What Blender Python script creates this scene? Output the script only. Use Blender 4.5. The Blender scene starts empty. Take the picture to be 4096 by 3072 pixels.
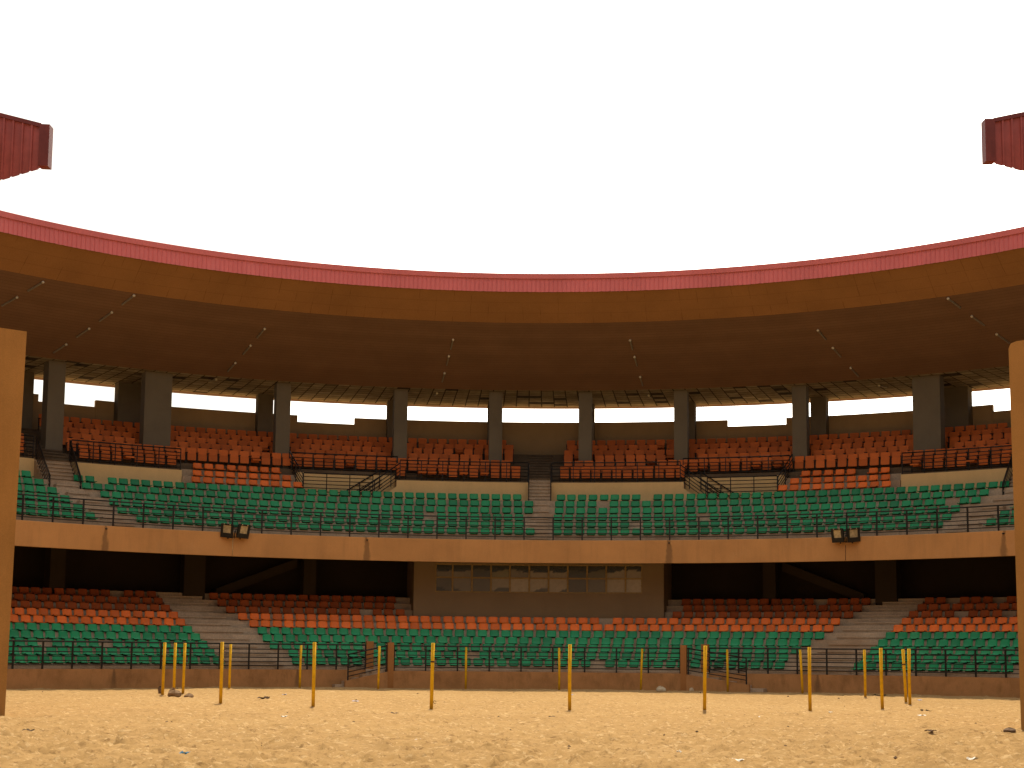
import bpy, math, random
import numpy as np
from mathutils import Vector, Matrix, Euler
random.seed(7); rng = np.random.default_rng(7)
S = bpy.context.scene; COL = S.collection
R_ = math.radians
CX, CY, AX = 0.5255, 42.48, 1.45          # arena centre and azimuth of the stand's axis of symmetry

def P(o, r, z):
    a = R_(AX + o); return (CX + r*math.sin(a), CY + r*math.cos(a), z)

# ------------------------------------------------------------------ mesh helpers
class MB:
    def __init__(s): s.v, s.f, s.m, s.sm = [], [], [], []
    def add(s, vs, fs, mi=0, smooth=False):
        b = len(s.v); s.v += [tuple(p) for p in vs]
        for f in fs: s.f.append(tuple(i+b for i in f)); s.m.append(mi); s.sm.append(smooth)
    def box(s, c, d, M=None, mi=0):
        hx, hy, hz = d[0]/2, d[1]/2, d[2]/2
        vs = [Vector((x, y, z)) for z in (-hz, hz) for y in (-hy, hy) for x in (-hx, hx)]
        if M is not None: vs = [M @ v for v in vs]
        vs = [v + Vector(c) for v in vs]
        s.add(vs, [(0,2,3,1),(4,5,7,6),(0,1,5,4),(2,6,7,3),(0,4,6,2),(1,3,7,5)], mi)
    def bevbox(s, c, d, b=.01, M=None, mi=0):
        # box whose X/Z outline has cut corners (rounded look)
        hx, hy, hz = d[0]/2, d[1]/2, d[2]/2
        ring = [(-hx+b,-hz),(hx-b,-hz),(hx-b*.3,-hz+b*.3),(hx,-hz+b),(hx,hz-b),(hx-b*.3,hz-b*.3),(hx-b,hz),(-hx+b,hz),(-hx+b*.3,hz-b*.3),(-hx,hz-b),(-hx,-hz+b),(-hx+b*.3,-hz+b*.3)]
        n = len(ring)
        vs = [Vector((x,-hy,z)) for x,z in ring] + [Vector((x,hy,z)) for x,z in ring]
        if M is not None: vs = [M @ v for v in vs]
        vs = [v + Vector(c) for v in vs]
        fs = [tuple(range(n)), tuple(reversed(range(n,2*n)))] + [(i+n,(i+1)%n+n,(i+1)%n,i) for i in range(n)]
        s.add(vs, fs, mi)
    def tube(s, pts, r, n=6, caps=True, mi=0, smooth=True):
        pts = [Vector(p) for p in pts]; vs = []; rr = r if isinstance(r, (list, tuple)) else [r]*len(pts)
        for i, p in enumerate(pts):
            t = (pts[min(i+1, len(pts)-1)] - pts[max(i-1, 0)]).normalized()
            up = Vector((0,0,1)) if abs(t.z) < .9 else Vector((0,1,0))
            a = t.cross(up).normalized(); b = a.cross(t).normalized()
            for k in range(n):
                q = 2*math.pi*(k+.5)/n; vs.append(p + (a*math.cos(q) + b*math.sin(q))*rr[i])
        fs = [(i*n+k, i*n+(k+1)%n, (i+1)*n+(k+1)%n, (i+1)*n+k) for i in range(len(pts)-1) for k in range(n)]
        if caps: fs += [tuple(reversed(range(n))), tuple(range((len(pts)-1)*n, len(pts)*n))]
        s.add(vs, fs, mi, smooth)
    def rev(s, prof, o0, o1, step=1.0, closed=True, mi=0, smooth=False, zmat=None):
        # sweep an (r, z) profile from azimuth o0 to o1 around the arena
        n = max(1, int(math.ceil((o1-o0)/step))); m = len(prof); vs = []
        for i in range(n+1):
            o = o0 + (o1-o0)*i/n; vs += [P(o, r, z) for r, z in prof]
        fs = []; k = m if closed else m-1
        for i in range(n):
            for j in range(k):
                fs.append((i*m+j, i*m+(j+1)%m, (i+1)*m+(j+1)%m, (i+1)*m+j))
        if closed: fs += [tuple(reversed(range(m))), tuple(range(n*m, n*m+m))]
        b = len(s.f); s.add(vs, fs, mi, smooth)
        if zmat is not None:      # second material for the part of the section above a height
            for i in range(n):
                for j in range(k):
                    if min(prof[j][1], prof[(j+1)%m][1]) > zmat: s.m[b+i*k+j] = 1
    def build(s, name, mats, parent=None, loc=None):
        me = bpy.data.meshes.new(name); v = s.v
        if loc is not None: v = [(p[0]-loc[0], p[1]-loc[1], p[2]-loc[2]) for p in v]
        me.from_pydata(v, [], s.f); me.update()
        for m in (mats if isinstance(mats, (list, tuple)) else [mats]): me.materials.append(m)
        me.polygons.foreach_set('material_index', s.m); me.polygons.foreach_set('use_smooth', s.sm)
        o = bpy.data.objects.new(name, me); COL.objects.link(o)
        if parent is not None: o.parent = parent
        if loc is not None: o.location = loc
        return o

def tag(o, label=None, cat=None, group=None, kind=None):
    if label: o['label'] = label
    if cat: o['category'] = cat
    if group: o['group'] = group
    if kind: o['kind'] = kind
    return o
def empty(name, label, cat, loc=(0,0,0), group=None):
    o = bpy.data.objects.new(name, None); COL.objects.link(o); o.location = loc; o.empty_display_size = .2
    return tag(o, label, cat, group)
def part(mb, name, mat, parent):
    # part of an Empty: mesh data in world space, moved into the parent's frame
    b = parent; off = Vector((0,0,0))
    while b is not None: off += Vector(b.location); b = b.parent
    mb.v = [(p[0]-off.x, p[1]-off.y, p[2]-off.z) for p in mb.v]
    return mb.build(name, mat, parent)

# ------------------------------------------------------------------ materials
class NT:
    def __init__(s, name):
        s.mat = bpy.data.materials.new(name); s.mat.use_nodes = True; s.t = s.mat.node_tree
        s.n = s.t.nodes; s.b = s.n['Principled BSDF']; s.out = s.n['Material Output']
    def N(s, typ, **kw):
        n = s.n.new(typ)
        for k, v in kw.items(): setattr(n, k, v)
        return n
    def L(s, a, b): s.t.links.new(a, b)
    def math(s, op, a, b=None, c=None):
        n = s.N('ShaderNodeMath', operation=op)
        for i, q in enumerate((a, b, c)):
            if q is None: continue
            if isinstance(q, (int, float)): n.inputs[i].default_value = q
            else: s.L(q, n.inputs[i])
        return n.outputs[0]
    def obj(s): return s.N('ShaderNodeNewGeometry').outputs['Position']
    def noise(s, scale, detail=4, rough=.6, vec=None, out='Fac'):
        n = s.N('ShaderNodeTexNoise'); n.inputs['Scale'].default_value = scale
        n.inputs['Detail'].default_value = detail; n.inputs['Roughness'].default_value = rough
        s.L(vec if vec is not None else s.obj(), n.inputs['Vector']); return n.outputs[out]
    def ramp(s, fac, stops):
        n = s.N('ShaderNodeValToRGB'); e = n.color_ramp.elements
        while len(e) < len(stops): e.new(.5)
        for i, (p, c) in enumerate(stops):
            e[i].position = p; e[i].color = (*c, 1) if len(c) == 3 else c
        s.L(fac, n.inputs[0]); return n.outputs[0]
    def mix(s, fac, a, b, typ='MIX'):
        n = s.N('ShaderNodeMix', data_type='RGBA', blend_type=typ)
        for sock, q in ((n.inputs[0], fac), (n.inputs[6], a), (n.inputs[7], b)):
            if isinstance(q, (int, float)): sock.default_value = q
            elif isinstance(q, tuple): sock.default_value = (*q, 1)
            else: s.L(q, sock)
        return n.outputs[2]
    def scalevec(s, sx, sy, sz):
        n = s.N('ShaderNodeMapping'); n.inputs['Scale'].default_value = (sx, sy, sz)
        s.L(s.obj(), n.inputs['Vector']); return n.outputs[0]
    def bump(s, h, strength=.3, dist=.02):
        n = s.N('ShaderNodeBump'); n.inputs['Strength'].default_value = strength; n.inputs['Distance'].default_value = dist
        s.L(h, n.inputs['Height']); s.L(n.outputs[0], s.b.inputs['Normal'])
    def polar(s):
        # radius and azimuth (degrees from the axis) about the arena centre
        sx = s.N('ShaderNodeSeparateXYZ'); s.L(s.obj(), sx.inputs[0])
        x = s.math('SUBTRACT', sx.outputs[0], CX); y = s.math('SUBTRACT', sx.outputs[1], CY)
        r = s.math('SQRT', s.math('ADD', s.math('MULTIPLY', x, x), s.math('MULTIPLY', y, y)))
        a = s.math('SUBTRACT', s.math('MULTIPLY', s.math('ARCTAN2', x, y), 180/math.pi), AX)
        return r, a, sx.outputs[2]
    def done(s, col, rough=.85, spec=.25):
        if isinstance(col, tuple): s.b.inputs['Base Color'].default_value = (*col, 1)
        else: s.L(col, s.b.inputs['Base Color'])
        if isinstance(rough, (int, float)): s.b.inputs['Roughness'].default_value = rough
        else: s.L(rough, s.b.inputs['Roughness'])
        s.b.inputs['Specular IOR Level'].default_value = spec
        return s.mat
def sc(c, k): return tuple(x*k for x in c)

def plaster(name, c, var=.25, streak=.25, bumpd=.01, dirt=(.5,.5,.5), fine=60):
    t = NT(name)
    a = t.noise(.7, 5, .6); b = t.noise(fine, 3, .6)
    st = t.noise(3.0, 4, .6, vec=t.scalevec(1, 1, .12))
    col = t.ramp(a, [(.3, sc(c, 1-var)), (.55, c), (.75, sc(c, 1+var*.5))])
    col = t.mix(t.math('MULTIPLY', t.ramp(st, [(.5, (0,0,0)), (.75, (1,1,1))]), streak), col, tuple(x*y for x, y in zip(c, dirt)))
    col = t.mix(.3, col, t.ramp(b, [(.25, sc(c, .55)), (.75, sc(c, 1.35))]))
    t.bump(b, .25, bumpd)
    return t.done(col, .92, .15)

FASC = (.63, .315, .118)
M = {}
M['plaster'] = plaster('brown_plaster', (.42, .19, .065), .2, .35)
M['pier'] = plaster('pier_plaster', (.56, .29, .095), .2, .3)
M['tan'] = plaster('tan_plaster', (.82, .58, .28), .12, .15)
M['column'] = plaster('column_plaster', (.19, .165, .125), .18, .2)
M['low_column'] = plaster('lower_column_plaster', (.055, .04, .027), .18, .2)  # darkness below the balcony is put into this darker column colour
M['back_wall'] = plaster('parapet_plaster', (.44, .315, .18), .15, .2)
M['box_wall'] = plaster('box_plaster', (.30, .21, .125), .12, .1)
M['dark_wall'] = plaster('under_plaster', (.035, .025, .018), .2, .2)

def concrete(name, c):
    t = NT(name)
    a = t.noise(1.1, 6, .65); b = t.noise(14, 5, .7); d = t.noise(.35, 3, .5)
    col = t.ramp(a, [(.3, sc(c, .55)), (.5, c), (.72, sc(c, 1.3))])
    col = t.mix(.45, col, t.ramp(b, [(.3, sc(c, .5)), (.7, sc(c, 1.35))]))
    col = t.mix(t.ramp(d, [(.45, (0,0,0)), (.7, (.6,.6,.6))]), col, (c[0]*.75, c[1]*.62, c[2]*.5))
    t.bump(b, .4, .02); return t.done(col, .93, .15)
M['concrete'] = concrete('step_concrete', (.53, .41, .295))
M['concrete_up'] = concrete('gallery_concrete', (.15, .112, .076))  # deep shade under the gallery seats is put into this darker concrete

# balcony fascia: painted render with rust-brown run-off under the drain spouts
def fascia_mat():
    t = NT('fascia_render'); c = FASC
    a = t.noise(.5, 5, .6); b = t.noise(55, 3, .6)
    col = t.ramp(a, [(.3, sc(c, .8)), (.55, c), (.75, sc(c, 1.12))])
    col = t.mix(.3, col, t.ramp(b, [(.25, sc(c, .6)), (.75, sc(c, 1.3))]))
    st = t.noise(2.4, 5, .7, vec=t.scalevec(1, 1, .10)); pt = t.noise(1.3, 6, .7)
    col = t.mix(t.math('MULTIPLY', t.ramp(st, [(.5, (0,0,0)), (.72, (1,1,1))]), .2), col, (.20, .10, .045))
    col = t.mix(t.math('MULTIPLY', t.ramp(pt, [(.55, (0,0,0)), (.7, (1,1,1))]), .22), col, (.62, .36, .17))
    r, az, z = t.polar()
    w = t.math('MULTIPLY', t.math('SUBTRACT', t.noise(2.2, 3, .6), .5), .6)
    for o in (-39.4, -15.77, 12.0, 41.9):
        d = t.math('ABSOLUTE', t.math('SUBTRACT', t.math('ADD', az, w), o))
        hgt = t.math('MULTIPLY', t.math('SUBTRACT', 6.72, z), .28)
        m = t.math('SUBTRACT', 1.0, t.math('DIVIDE', d, t.math('ADD', .14, hgt)))
        m = t.math('MULTIPLY', t.math('MAXIMUM', m, 0.0), .9); m = t.math('MINIMUM', m, .5)
        col = t.mix(m, col, (.075, .05, .03))
    t.bump(b, .25, .01); return t.done(col, .92, .15)
M['fascia'] = fascia_mat()

def low_wall_mat():
    t = NT('low_wall_render'); c = (.50, .255, .105)
    a = t.noise(.8, 6, .65); b = t.noise(50, 3, .6); st = t.noise(1.6, 5, .7, vec=t.scalevec(1, 1, .35))
    col = t.ramp(a, [(.3, sc(c, .6)), (.5, c), (.75, sc(c, 1.25))])
    col = t.mix(t.math('MULTIPLY', t.ramp(st, [(.5, (0,0,0)), (.68, (1,1,1))]), .55), col, (.12, .065, .03))
    r, az, z = t.polar()
    for o in (-41.5, -23.6, 27.5):
        d = t.math('ABSOLUTE', t.math('SUBTRACT', az, o))
        m = t.math('MINIMUM', t.math('MAXIMUM', t.math('SUBTRACT', 1.0, t.math('DIVIDE', d, t.math('ADD', .15, t.math('MULTIPLY', t.math('SUBTRACT', .7, z), .5)))), 0.0), .7)
        col = t.mix(m, col, (.06, .045, .03))
    col = t.mix(t.math('MULTIPLY', t.ramp(z, [(0, (1,1,1)), (.25, (0,0,0))]), .35), col, (.45, .28, .11))
    col = t.mix(.3, col, t.ramp(b, [(.25, sc(c, .5)), (.75, sc(c, 1.4))]))
    t.bump(b, .3, .012); return t.done(col, .93, .12)
M['low_wall'] = low_wall_mat()

def plastic(name, c, rough=.42, spec=.45, grime=.35):
    t = NT(name)
    isl = t.N('ShaderNodeNewGeometry').outputs['Random Per Island']
    ob = t.N('ShaderNodeObjectInfo').outputs['Random']
    rnd = t.math('FRACT', t.math('ADD', t.math('MULTIPLY', isl, 7.31), t.math('MULTIPLY', ob, 3.7)))
    base = t.ramp(rnd, [(0, sc(c, .72)), (.45, c), (.8, sc(c, 1.18)), (1, (c[0]*1.1+.02, c[1]*1.1+.015, c[2]*1.05+.01))])
    n = t.noise(9, 5, .65); f = t.noise(70, 2, .5)
    base = t.mix(t.math('MULTIPLY', t.ramp(n, [(.45, (0,0,0)), (.75, (1,1,1))]), grime), base, (.20, .15, .08))
    base = t.mix(.15, base, t.ramp(f, [(.3, sc(c, .6)), (.7, sc(c, 1.4))]))
    return t.done(base, rough, spec)
M['green'] = plastic('green_plastic', (.010, .31, .125), .45, .35, .16)
M['orange'] = plastic('orange_plastic', (.90, .20, .026), .45, .3, .14)
M['fold'] = plastic('orange_upholstery', (.68, .165, .032), .6, .25, .18)
M['orange_shaded'] = plastic('shaded_orange_plastic', (.38, .082, .014), .6, .2, .3)  # balcony shade over the deep rows, put into a darker seat colour
def simple(name, c, rough=.5, spec=.4, metal=0.0, var=.3, scale=20):
    t = NT(name); n = t.noise(scale, 4, .6)
    t.b.inputs['Metallic'].default_value = metal
    return t.done(t.ramp(n, [(.3, sc(c, 1-var)), (.7, sc(c, 1+var))]), rough, spec)
M['rail'] = simple('black_rail_paint', (.016, .014, .013), .5, .4, 0, .4, 6)
M['black'] = simple('black_lamp_housing', (.012, .011, .011), .45, .4, 0, .4, 9)
M['dark'] = simple('dark_metal', (.03, .024, .02), .6, .3)
M['alu'] = simple('lamp_reflector', (.50, .43, .30), .35, .5, .5, .35, 7)
M['screw'] = simple('bare_screw', (.8, .75, .65), .3, .6, .6)
M['white_lamp'] = simple('tube_lamp_body', (.27, .23, .18), .5, .4, 0, .25)
M['tube'] = simple('tube_lamp_end', (.75, .7, .58), .4, .4, 0, .1)
M['frame'] = simple('window_frame_paint', (.34, .22, .085), .55, .35, 0, .25, 12)
M['rust'] = simple('rusty_wire', (.10, .05, .025), .8, .2)

def pole_mat():
    t = NT('yellow_pole_paint'); c = (.80, .47, .008)
    n = t.noise(5, 5, .65); f = t.noise(38, 4, .7)
    col = t.ramp(n, [(.3, sc(c, .72)), (.6, c), (.8, (.84, .54, .02))])
    col = t.mix(t.ramp(f, [(.62, (0,0,0)), (.72, (.8,.8,.8))]), col, (.22, .11, .02))
    sx = t.N('ShaderNodeSeparateXYZ'); t.L(t.obj(), sx.inputs[0])
    col = t.mix(t.ramp(sx.outputs[2], [(0, (.75,.75,.75)), (.35, (0,0,0))]), col, (.32, .17, .03))
    t.bump(f, .2, .01); return t.done(col, .6, .25)
M['pole'] = pole_mat()

def red_mat():
    t = NT('red_roof_sheet'); c = (.78, .205, .215)
    n = t.noise(.6, 5, .6, vec=t.scalevec(1,1,.5)); f = t.noise(26, 3, .6, vec=t.scalevec(1,1,.2))
    col = t.ramp(n, [(.3, sc(c, .82)), (.6, c), (.8, (.82, .25, .26))])
    col = t.mix(.2, col, t.ramp(f, [(.3, sc(c, .7)), (.7, sc(c, 1.25))]))
    return t.done(col, .55, .3)
M['red'] = red_mat()
M['red_end'] = simple('red_end_sheet', (.40, .10, .10), .55, .3, 0, .2, 2)  # darker copy of the red sheet, backlit shade put into the colour
M['red_trim'] = simple('red_roof_trim', (.19, .042, .042), .55, .3, 0, .18, 3)

def soffit_mat():
    # painted board soffit: narrow boards along the curve, panel joints across it
    t = NT('dark_soffit_boards'); c = (.27, .15, .09)
    r, az, z = t.polar(); n = t.noise(.5, 5, .6); f = t.noise(30, 3, .6)
    col = t.ramp(n, [(.3, sc(c, .8)), (.6, c), (.8, sc(c, 1.15))])
    col = t.mix(.3, col, t.ramp(f, [(.3, sc(c, .6)), (.7, sc(c, 1.4))]))
    bd = t.math('FRACT', t.math('MULTIPLY', r, 5.0))
    ln = t.math('LESS_THAN', bd, .12)
    col = t.mix(t.math('MULTIPLY', ln, .35), col, sc(c, .3))
    bid = t.N('ShaderNodeTexWhiteNoise', noise_dimensions='1D'); t.L(t.math('FLOOR', t.math('MULTIPLY', r, 5.0)), bid.inputs['W'])
    col = t.mix(t.math('MULTIPLY', bid.outputs['Value'], .25), col, sc(c, .6))
    return t.done(col, .75, .2)
M['soffit'] = soffit_mat()
def brown_mat():
    t = NT('brown_eave_boards'); c = (.37, .175, .060)
    r, az, z = t.polar(); n = t.noise(.45, 5, .6); f = t.noise(30, 3, .6)
    w = t.math('MULTIPLY', t.math('SUBTRACT', t.noise(1.5, 2), .5), .3)
    col = t.ramp(n, [(.3, sc(c, .78)), (.6, c), (.8, sc(c, 1.15))])
    col = t.mix(.3, col, t.ramp(f, [(.3, sc(c, .6)), (.7, sc(c, 1.35))]))
    k = t.math('FRACT', t.math('MULTIPLY', t.math('ADD', az, t.math('MULTIPLY', w, .4)), .62))
    ln = t.math('LESS_THAN', k, .035)
    brk = t.ramp(t.noise(1.2, 3), [(.45, (0,0,0)), (.6, (1,1,1))])
    col = t.mix(t.math('MULTIPLY', t.math('MULTIPLY', ln, brk), .5), col, sc(c, .35))
    k2 = t.math('LESS_THAN', t.math('FRACT', t.math('MULTIPLY', r, 2.2)), .06)
    col = t.mix(t.math('MULTIPLY', k2, .22), col, sc(c, .4))
    return t.done(col, .8, .2)
M['brown'] = brown_mat()
def grid_mat():
    t = NT('ceiling_tiles'); r, az, z = t.polar()
    u = t.math('MULTIPLY', az, 1/.98); v = t.math('MULTIPLY', r, 1/.62)
    fu, fv = t.math('FRACT', u), t.math('FRACT', v)
    wn = t.N('ShaderNodeTexWhiteNoise', noise_dimensions='2D')
    cb = t.N('ShaderNodeCombineXYZ'); t.L(t.math('FLOOR', u), cb.inputs[0]); t.L(t.math('FLOOR', v), cb.inputs[1]); t.L(cb.outputs[0], wn.inputs['Vector'])
    n = t.noise(2.5, 4, .6)
    col = t.ramp(wn.outputs['Value'], [(0, (.035,.026,.018)), (.06, (.05,.035,.025)), (.09, (.34,.27,.18)), (.6, (.46,.37,.25)), (1, (.56,.47,.33))])
    col = t.mix(t.ramp(n, [(.45, (0,0,0)), (.75, (.7,.7,.7))]), col, (.16, .11, .07))
    ln = t.math('MAXIMUM', t.math('LESS_THAN', fu, .09), t.math('LESS_THAN', fv, .12))
    col = t.mix(ln, col, (.035, .026, .02)); return t.done(col, .9, .1)
M['grid'] = grid_mat()

def glazing_mat():
    t = NT('dusty_reflection_glass'); a = t.N('ShaderNodeVertexColor'); a.layer_name = 'tint'
    n = t.noise(6, 5, .65)
    col = t.mix(t.ramp(n, [(.45, (0,0,0)), (.75, (.22,.22,.22))]), a.outputs[0], (.09, .07, .045))
    return t.done(col, .25, .5)
M['glazing'] = glazing_mat()

def sand_mat():
    t = NT('sand'); c = (.51, .325, .140)
    a = t.noise(.12, 4, .55); b = t.noise(1.6, 6, .68); g = t.noise(11, 5, .7); f = t.noise(120, 3, .7)
    col = t.ramp(a, [(.3, sc(c, .86)), (.5, c), (.7, (.57, .38, .175))])
    col = t.mix(.45, col, t.ramp(b, [(.3, sc(c, .72)), (.55, c), (.8, sc(c, 1.15))]))
    col = t.mix(t.math('MULTIPLY', t.ramp(g, [(.57, (0,0,0)), (.66, (1,1,1))]), .6), col, (.20, .11, .048))
    e = t.noise(6.0, 8, .78); e2 = t.noise(7.0, 6, .7, vec=t.scalevec(.8, 1.1, 1))
    col = t.mix(t.math('MULTIPLY', t.ramp(e, [(.565, (0,0,0)), (.595, (1,1,1))]), .85), col, (.25, .145, .06))  # dark dashes: shade of small dents put into the sand colour
    col = t.mix(t.math('MULTIPLY', t.ramp(e2, [(.57, (0,0,0)), (.60, (1,1,1))]), .6), col, (.78, .57, .32))
    sp = t.N('ShaderNodeTexVoronoi'); sp.inputs['Scale'].default_value = 5.5; t.L(t.obj(), sp.inputs['Vector'])
    dot = t.math('LESS_THAN', sp.outputs['Distance'], t.math('MULTIPLY', t.noise(3, 2), .12))
    col = t.mix(t.math('MULTIPLY', dot, .6), col, (.16, .095, .05))
    col = t.mix(.22, col, t.ramp(f, [(.25, sc(c, .5)), (.75, sc(c, 1.35))]))
    h = t.math('ADD', t.math('MULTIPLY', g, .6), t.math('MULTIPLY', f, .25))
    t.bump(h, .9, .08); return t.done(col, .95, .1)
M['sand'] = sand_mat()
M['pebble'] = simple('dark_pebble', (.13, .085, .055), .85, .2, 0, .6, 3)

# ------------------------------------------------------------------ ground
def vnoise(x, y, wl, seed):
    g = np.random.default_rng(seed).random((256, 256)); u, v = x/wl + 1000.3, y/wl + 1000.7
    i, j = np.floor(u).astype(int), np.floor(v).astype(int); fu, fv = u-i, v-j
    fu, fv = fu*fu*(3-2*fu), fv*fv*(3-2*fv); i &= 255; j &= 255; i1, j1 = (i+1) & 255, (j+1) & 255
    return (g[i,j]*(1-fu)+g[i1,j]*fu)*(1-fv) + (g[i,j1]*(1-fu)+g[i1,j1]*fu)*fv - .5
def sand_smooth(x, y):
    x, y = np.asarray(x, float), np.asarray(y, float)
    h = .09*vnoise(x, y, 5.0, 1) + .05*vnoise(x, y, 1.7, 2)
    r = np.hypot(x-CX, y-CY); ed = np.clip((r-22.0)/2.6, 0, 1)
    return h*(1-.65*ed) + .03*ed*vnoise(x, y, 1.0, 9)
def sand_z(x, y): return float(sand_smooth(np.array([x]), np.array([y]))[0])
def make_sand():
    y0, y1, k, nc = 9.0, 69.5, .0037, 520
    nr = int(math.log(y1/y0)/k); ys = y0*np.exp(np.arange(nr)*k); u = np.linspace(-1, 1, nc)
    Y = np.repeat(ys[:,None], nc, 1); X = u[None,:]*(.47*Y+5)
    Z = sand_smooth(X, Y)
    nearness = np.clip(1.25-(Y-14)/50, .45, 1)
    Z += nearness*(.05*vnoise(X, Y, .70, 3) + .085*vnoise(X*.8, Y*1.25, .30, 4) + .08*vnoise(X, Y, .15, 5))
    for _ in range(15000):                                     # footprints and scuffs
        fy = y0*math.exp(random.random()*math.log(66/y0)*.97 + .02) if random.random() < .6 else random.uniform(y0+1, 66)
        hw = .47*fy+5; fx = random.uniform(-hw, hw)
        i = int(math.log(fy/y0)/k); j = int((fx/hw+1)/2*(nc-1))
        di = max(2, int(.42/(fy*k))); dj = max(2, int(.42/(2*hw/nc)))
        a, b = max(0, i-di), min(nr, i+di+1); c, d = max(0, j-dj), min(nc, j+dj+1)
        if a >= b or c >= d: continue
        th = random.uniform(0, math.pi); cs, sn = math.cos(th), math.sin(th)
        dx, dy = X[a:b,c:d]-fx, Y[a:b,c:d]-fy; p, q = (dx*cs+dy*sn)/.15, (-dx*sn+dy*cs)/.07
        e = p*p+q*q; dp = random.uniform(.02, .085)*min(1, max(.45, 1.25-(fy-14)/50))
        Z[a:b,c:d] += dp*(-np.exp(-e) + .55*np.exp(-((np.sqrt(e)-1.5)/.5)**2))
    for (px, py, *_r) in poles:                               # scuffed collar of sand round each pole
        d = np.hypot(X-px, Y-py); Z += .06*np.exp(-(d/.20)**2) - .035*np.exp(-((d-.42)/.14)**2)
    v = np.stack([X, Y, Z], -1).reshape(-1, 3)
    a = (np.arange(nr-1)[:,None]*nc + np.arange(nc-1)[None,:]).reshape(-1)
    q = np.stack([a, a+1, a+nc+1, a+nc], 1)
    n0 = len(v); B = 3000.0
    v = np.vstack([v, [(-B,-B,-.3), (B,-B,-.3), (B,B,-.3), (-B,B,-.3)]]); q = np.vstack([q, [(n0, n0+1, n0+2, n0+3)]])
    me = bpy.data.meshes.new('sand_ground'); me.vertices.add(len(v)); me.vertices.foreach_set('co', v.ravel())
    me.loops.add(q.size); me.loops.foreach_set('vertex_index', q.ravel().astype(np.int32))
    me.polygons.add(len(q)); me.polygons.foreach_set('loop_start', (np.arange(len(q))*4).astype(np.int32))
    me.update(calc_edges=True); me.validate(); me.polygons.foreach_set('use_smooth', [True]*len(me.polygons))
    me.materials.append(M['sand']); o = bpy.data.objects.new('sand_ground', me); COL.objects.link(o)
    tag(o, 'trampled golden sand floor of the arena', 'ground', kind='structure')

# ------------------------------------------------------------------ grandstand
RW, RWC = 25.24, 24.35                       # low wall radius: outer lengths / centre length (stands forward)
RB = 28.72                                   # balcony front
LT = lambda k: .945 + .322*(k-1)             # lower tread heights, k = 1..11
LR = lambda k: 26.24 + .72*(k-1)             # lower seat radius
UT = lambda k: 7.01 + .395*(k-1)             # upper tread heights, k = 1..9
UR = lambda k: 29.82 + .72*(k-1)
FT = lambda j: 10.12 + .38*j                 # gallery treads, j = 0..5
FR = lambda j: 35.05 + .85*j
EX = 118                                     # the stand is built this far to both sides of its axis, past view to cut side skylight
stand = empty('grandstand', 'two tier curved concrete grandstand with red edged roof behind the sand', 'grandstand', P(0, 34, 0))

# lower terrace
def lower_prof(r0, kmax=11):
    p = [(r0, -.3), (r0, .80), (25.95, .80)]
    for k in range(1, kmax+1): p += [(LR(k)-.29, LT(k)), (LR(k)+.43, LT(k))]
    p += [(35.2, LT(kmax)), (35.2, -.3)]
    return p
mb = MB()
mb.rev(lower_prof(RW+.25), -EX, -16.9, 2); mb.rev(lower_prof(RWC+.25), -15.1, 15.1, 1.5); mb.rev(lower_prof(RW+.25), 16.9, EX, 2)
for s in (-1, 1):
    a, b = sorted((s*15.1, s*16.9)); mb.rev(lower_prof(RW-.05), a, b, .9)
lower = part(mb, 'lower_terrace', M['concrete'], stand)
# half steps of the two radial stairs
def stair_az(k):  # inner and outer azimuth of the lower side stairs at row k
    return 24.15 + .3625*(k-1), 30.75 + .2*(k-1)
for s in (-1, 1):
    mb = MB()
    for k in range(1, 12):
        i, o = stair_az(k); a, b = sorted((s*(i+.5), s*(o-.45)))
        r = LR(k)-.29; z = LT(k)
        zb = (LT(k-1) if k > 1 else .80)
        mb.rev([(r-.30, zb-.01), (r-.30, zb+.10), (r-.345, zb+.105), (r-.345, zb+.165), (r-.003, zb+.165), (r-.003, zb-.01)], a+random.uniform(0,.5), b-random.uniform(0,.5), 2)
    part(mb, 'stair_steps', M['concrete'], stand)
# low wall, gate posts and the two side flights
mb = MB()
for a, b in ((-EX, -16.2), (16.2, EX)): mb.rev([(RW,-.4),(RW,.757),(RW+.247,.757),(RW+.247,-.4)], a, b, 1)
mb.rev([(RWC,-.4),(RWC,.735),(RWC+.247,.735),(RWC+.247,-.4)], -15.0, 15.0, 1)
part(mb, 'perimeter_wall', M['low_wall'], stand)
for s, tip in ((-1, 19.3), (1, 21.3)):
    mb = MB()
    # string wall with sloping top
    n = 8; vs = []; fs = []
    for i in range(n+1):
        t = i/n; o = s*(15.004 + (tip-15.004)*t); z = .70 - .40*t
        vs += [P(o, RWC+.002, -.4), P(o, RWC+.002, z), P(o, RWC+.22, z), P(o, RWC+.22, -.4)]
    for i in range(n):
        for j in range(4): fs.append((i*4+j, i*4+(j+1)%4, i*4+4+(j+1)%4, i*4+4+j))
    fs += [(0,1,2,3), (n*4+3, n*4+2, n*4+1, n*4)]
    mb.add(vs, fs); part(mb, 'stair_string', M['low_wall'], stand)
for s, tip in ((-1, 20.2), (1, 22.6)):
    mb = MB()
    for i in range(5):
        a, b = sorted((s*15.2, s*(tip - (tip-16.4)*i/4.2)))
        mb.rev([(RWC+.225, -.4), (RWC+.225, .145*(i+1)), (RW-.055-.002*i, .145*(i+1)), (RW-.055-.002*i, -.4)], a, b, 2)
    part(mb, 'entrance_steps', M['concrete'], stand)
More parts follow.
